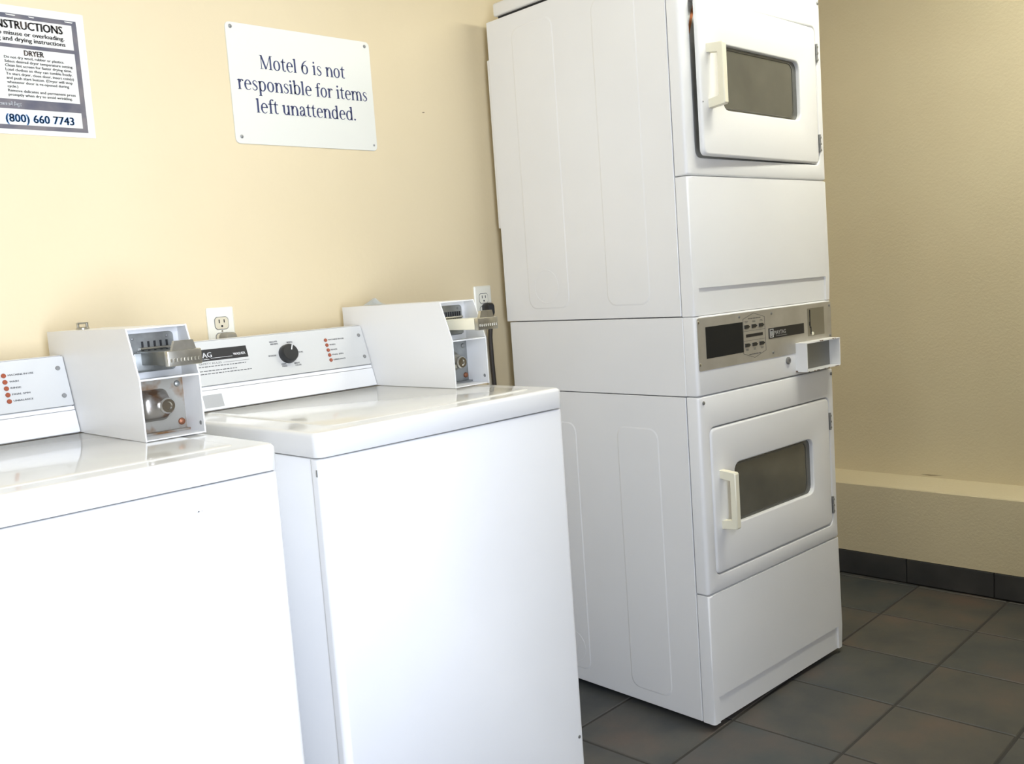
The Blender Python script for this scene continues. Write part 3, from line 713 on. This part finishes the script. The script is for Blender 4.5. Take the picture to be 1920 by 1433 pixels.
# ------------------------------------------------------------------ wall sign
S = thing('wall_sign', 'off-white rectangular notice sign with dark blue serif lettering screwed to the yellow wall', 'sign', (.6975+.2153, 0, 1.613))
sx0 = -.2153
b = bm_(); P0 = (sx0, -sx0, 0, .2929)
loft(b, [[(x, -.0002, z) for x, z in rr(*P0, .012)], [(x, -.0022, z) for x, z in rr(*P0, .012)], [(x, -.0030, z) for x, z in rr(P0[0]+.0008, P0[1]-.0008, P0[2]+.0008, P0[3]-.0008, .0112)]], cap0=True, cap1=True)
plt = obj('sign_plate', b, SIGNW, S, smooth=30)
ox = .9128
b = bm_()
serif_line(b, 'Motel 6 is not', .7835-ox, 1.0400-ox, 1.8003-1.613, .0243, -.0034)
serif_line(b, 'responsible for items', .7165-ox, 1.1085-ox, 1.7455-1.613, .0243, -.0034)
serif_line(b, 'left unattended.', .7620-ox, 1.0650-ox, 1.6915-1.613, .0243, -.0034)
obj('lettering', b, NAVY, S, smooth=0)
for x, z, r in ((.7113, 1.8949, .0050), (1.1124, 1.8934, .0045), (.7142, 1.6300, .0046), (1.1172, 1.6280, .0030)):
    obj('screw', revolve(bm_(), (x-ox, -.0030, z-1.613), (0, -1, 0), [(r, 0), (r*.9, .0012), (r*.5, .0020), (.0003, .0022)], 14), GREYM, S)

# ------------------------------------------------------------------ instruction poster
P = thing('instruction_poster', 'worn laminated dryer instruction poster with dark grey borders and a blue phone number', 'poster', (.15, 0, 1.6065))
def W2L(x, z): return (x-.15, z-1.6065)
def sheet(name, polys, m, y0, y1, par=P):
    b = bm_()
    for poly in polys: prism(b, [W2L(*p) for p in poly], 'y', y0, y1)
    return obj(name, b, m, par, smooth=0)
def R_(x0, x1, z0, z1): return [(x0, z0), (x1, z0), (x1, z1), (x0, z1)]
XL = -.03
sheet('paper_sheet', [[(XL-.018, 1.6065), (.3565, 1.6065), (.3575, 1.8705), (.352, 1.8715), (XL-.018, 1.8705)]], PAPER, -.0012, -.0002)
rim = 1.8545
sheet('printed_border', [R_(XL, .3405, 1.8450, rim), R_(.3305, .3410, 1.6170, 1.8450), R_(XL, .3305, 1.7848, 1.7925), R_(XL, .3305, 1.6590, 1.6788), R_(XL, .3305, 1.6170, 1.6260), R_(XL, XL+.0105, 1.6260, 1.8450)], GREYINK, -.0016, -.0011)
b = bm_()
for k, (x, w_) in enumerate(((.198, .020), (.243, .012), (.316, .018))): prism(b, [W2L(x, 1.8525), W2L(x+w_, 1.8520), W2L(x+w_*.9, 1.8500), W2L(x+.002, 1.8505)], 'y', -.0018, -.0012)
obj('worn_patch', b, PAPER, P, smooth=0)['kind'] = 'stuff'
def ptext(name, lines, m):
    b = bm_()
    for s_, x0, x1, z, cap, bold in lines:
        lx, lz = W2L(x0, z); put_text(b, s_, (lx, -.0019, lz), UX, UZ, x1-x0, cap, bold)
    return obj(name, b, m, P, smooth=0)
ptext('heading_lettering', [('INSTRUCTIONS', .1730, .3100, 1.8240, .0165, .0011), ('due to misuse or overloading.', .1520, .3120, 1.8105, .0088, .0005), ('washing and drying instructions', .1400, .3130, 1.7985, .0088, .0005),
                             ('DRYER', .2265, .2655, 1.7705, .0110, .0008)], TEXTINK)
LN = [('Do not dry wool, rubber or plastics.', .3060), ('Select desired dryer temperature setting.', .3240), ('Clean lint screen for faster drying time.', .3205), ('Load clothes so they can tumble freely.', .3205), ('To start dryer, close door, insert coin(s)', .3225),
      ('and push start button. (Dryer will stop', .3190), ('whenever door is re-opened during', .3105), ('cycle.)', .2065), ('Remove delicates and permanent press', .3225), ('promptly when dry to avoid wrinkling.', .3150)]
ptext('body_lettering', [(s_, .1860, x1, 1.7622-.00855*k, .0054, .00025) for k, (s_, x1) in enumerate(LN)], mat('faded_ink', (.13, .115, .10), .5))
ptext('leased_lettering', [('Leased by:', .1580, .2085, 1.6650, .0085, .0006)], WHITEINK)
ptext('phone_lettering', [('(800) 660 7743', .1750, .3125, 1.6318, .0165, .0010)], BLUEINK)

# ------------------------------------------------------------------ outlets, plugs and cords
def outlet(label, x, z, m=PLATEW):
    t = thing('wall_outlet', label, 'outlet', (x, 0, z), 0, 'duplex outlets above the washers')
    b = bm_(); q = (-.0355, .0355, -.058, .058)
    loft(b, [[(px, -.0002, pz) for px, pz in rr(*q, .004)], [(px, -.003, pz) for px, pz in rr(*q, .004)], [(px, -.0062, pz) for px, pz in rr(q[0]+.004, q[1]-.004, q[2]+.004, q[3]-.004, .003)]], cap0=True, cap1=True)
    obj('cover_plate', b, m, t, smooth=20)
    for zc in (.0195, -.0195):
        b = bm_(); pts = []
        for k in range(32):
            a = 2*math.pi*k/32; pts.append((max(-.0172, min(.0172, .0195*math.cos(a))), zc+max(-.0142, min(.0142, .0178*math.sin(a)))))
        loft(b, [[(p[0], -.0058, p[1]) for p in pts], [(p[0], -.0076, p[1]) for p in pts]], cap0=True, cap1=True)
        rec = obj('receptacle', b, RECEPT if x < 1 else m, t, smooth=20)
        b = bm_(); pts2 = [(p[0]*1.10, zc+(p[1]-zc)*1.12) for p in pts]
        loft(b, [[(p[0], -.0060, p[1]) for p in pts2], [(p[0], -.0065, p[1]) for p in pts2]], cap0=True, cap1=True); obj('receptacle_gap', b, GREYM, rec, smooth=0)
        b = bm_()
        box(b, -.0078, -.0052, -.0079, -.0070, zc+.000, zc+.0090); box(b, .0052, .0078, -.0079, -.0070, zc+.0010, zc+.0085)
        revolve(b, (0, -.0070, zc-.0075), (0, -1, 0), [(.0027, 0), (.0027, .0009), (.0002, .0009)], 12)
        obj('slots', b, BLACK, rec, smooth=0)
    obj('cover_screw', revolve(bm_(), (0, -.0060, 0), (0, -1, 0), [(.0026, 0), (.0020, .0010), (.0002, .0013)], 10), CHROME, t)
    return t
outlet('white duplex wall outlet just above the console of the middle washer', .6075, 1.2145-.0578)
outlet('white duplex wall outlet beside the stacked dryer with a black plug in it', 1.4835, 1.2205-.0578)
b = bm_(); c = (.6135, -.0078, 1.1360)
loft(b, [[(c[0]+x, c[1], c[2]+z) for x, z in rr(-.0170, .0200, -.0150, .0165, .011)], [(c[0]+x, c[1]-.017, c[2]+z) for x, z in rr(-.0165, .0215, -.0150, .0165, .011)],
         [(c[0]+x, c[1]-.026, c[2]+z) for x, z in rr(-.010, .017, -.010, .011, .008)]], cap0=True, cap1=True)
tube(b, [(c[0]+.003, c[1]-.020, c[2]-.006), (c[0]+.006, c[1]-.026, c[2]-.030), (c[0]+.008, c[1]-.024, c[2]-.10), (c[0]+.008, c[1]-.022, .30)], .0045, 8)
tag(obj('power_plug', b, GREYPLUG, smooth=40), 'grey plug in the wall outlet above the console of the middle washer', 'plug')
CT = thing('wall_cable', 'black plug with a dark cord hanging from the outlet beside the stacked dryer', 'cord', (1.487, 0, .20))
def cl(p): return (p[0]-1.487, p[1], p[2]-.20)
b = bm_()
L = []
for yy, s_ in ((-.0080, .86), (-.020, 1.0), (-.030, .95), (-.036, .70)):
    L.append([cl((1.4870+x*s_, yy, 1.1480+z*s_)) for x, z in rr(-.0165, .0165, -.024, .020, .010)])
loft(b, L, cap0=True, cap1=True); obj('plug', b, BLACKGLOSS, CT, smooth=45)
b = bm_(); tube(b, [cl(p) for p in ((1.4870, -.028, 1.135), (1.4872, -.027, 1.110), (1.4868, -.020, 1.06), (1.4895, -.018, .98), (1.4925, -.018, .90), (1.494, -.018, .70), (1.494, -.018, .20))], .0068, 10)
obj('cord', b, CORD, CT, smooth=60)
b = bm_(); tube(b, [(1.4760, -.0060, 1.100), (1.4790, -.0060, 1.04), (1.4825, -.0060, .97), (1.4845, -.0060, .90), (1.485, -.0060, .20)], .0085, 10, flat=.6)
tag(obj('flat_cable', b, CORDB, smooth=60), 'pale beige flat cable running down the wall beside the dark cord', 'cable')
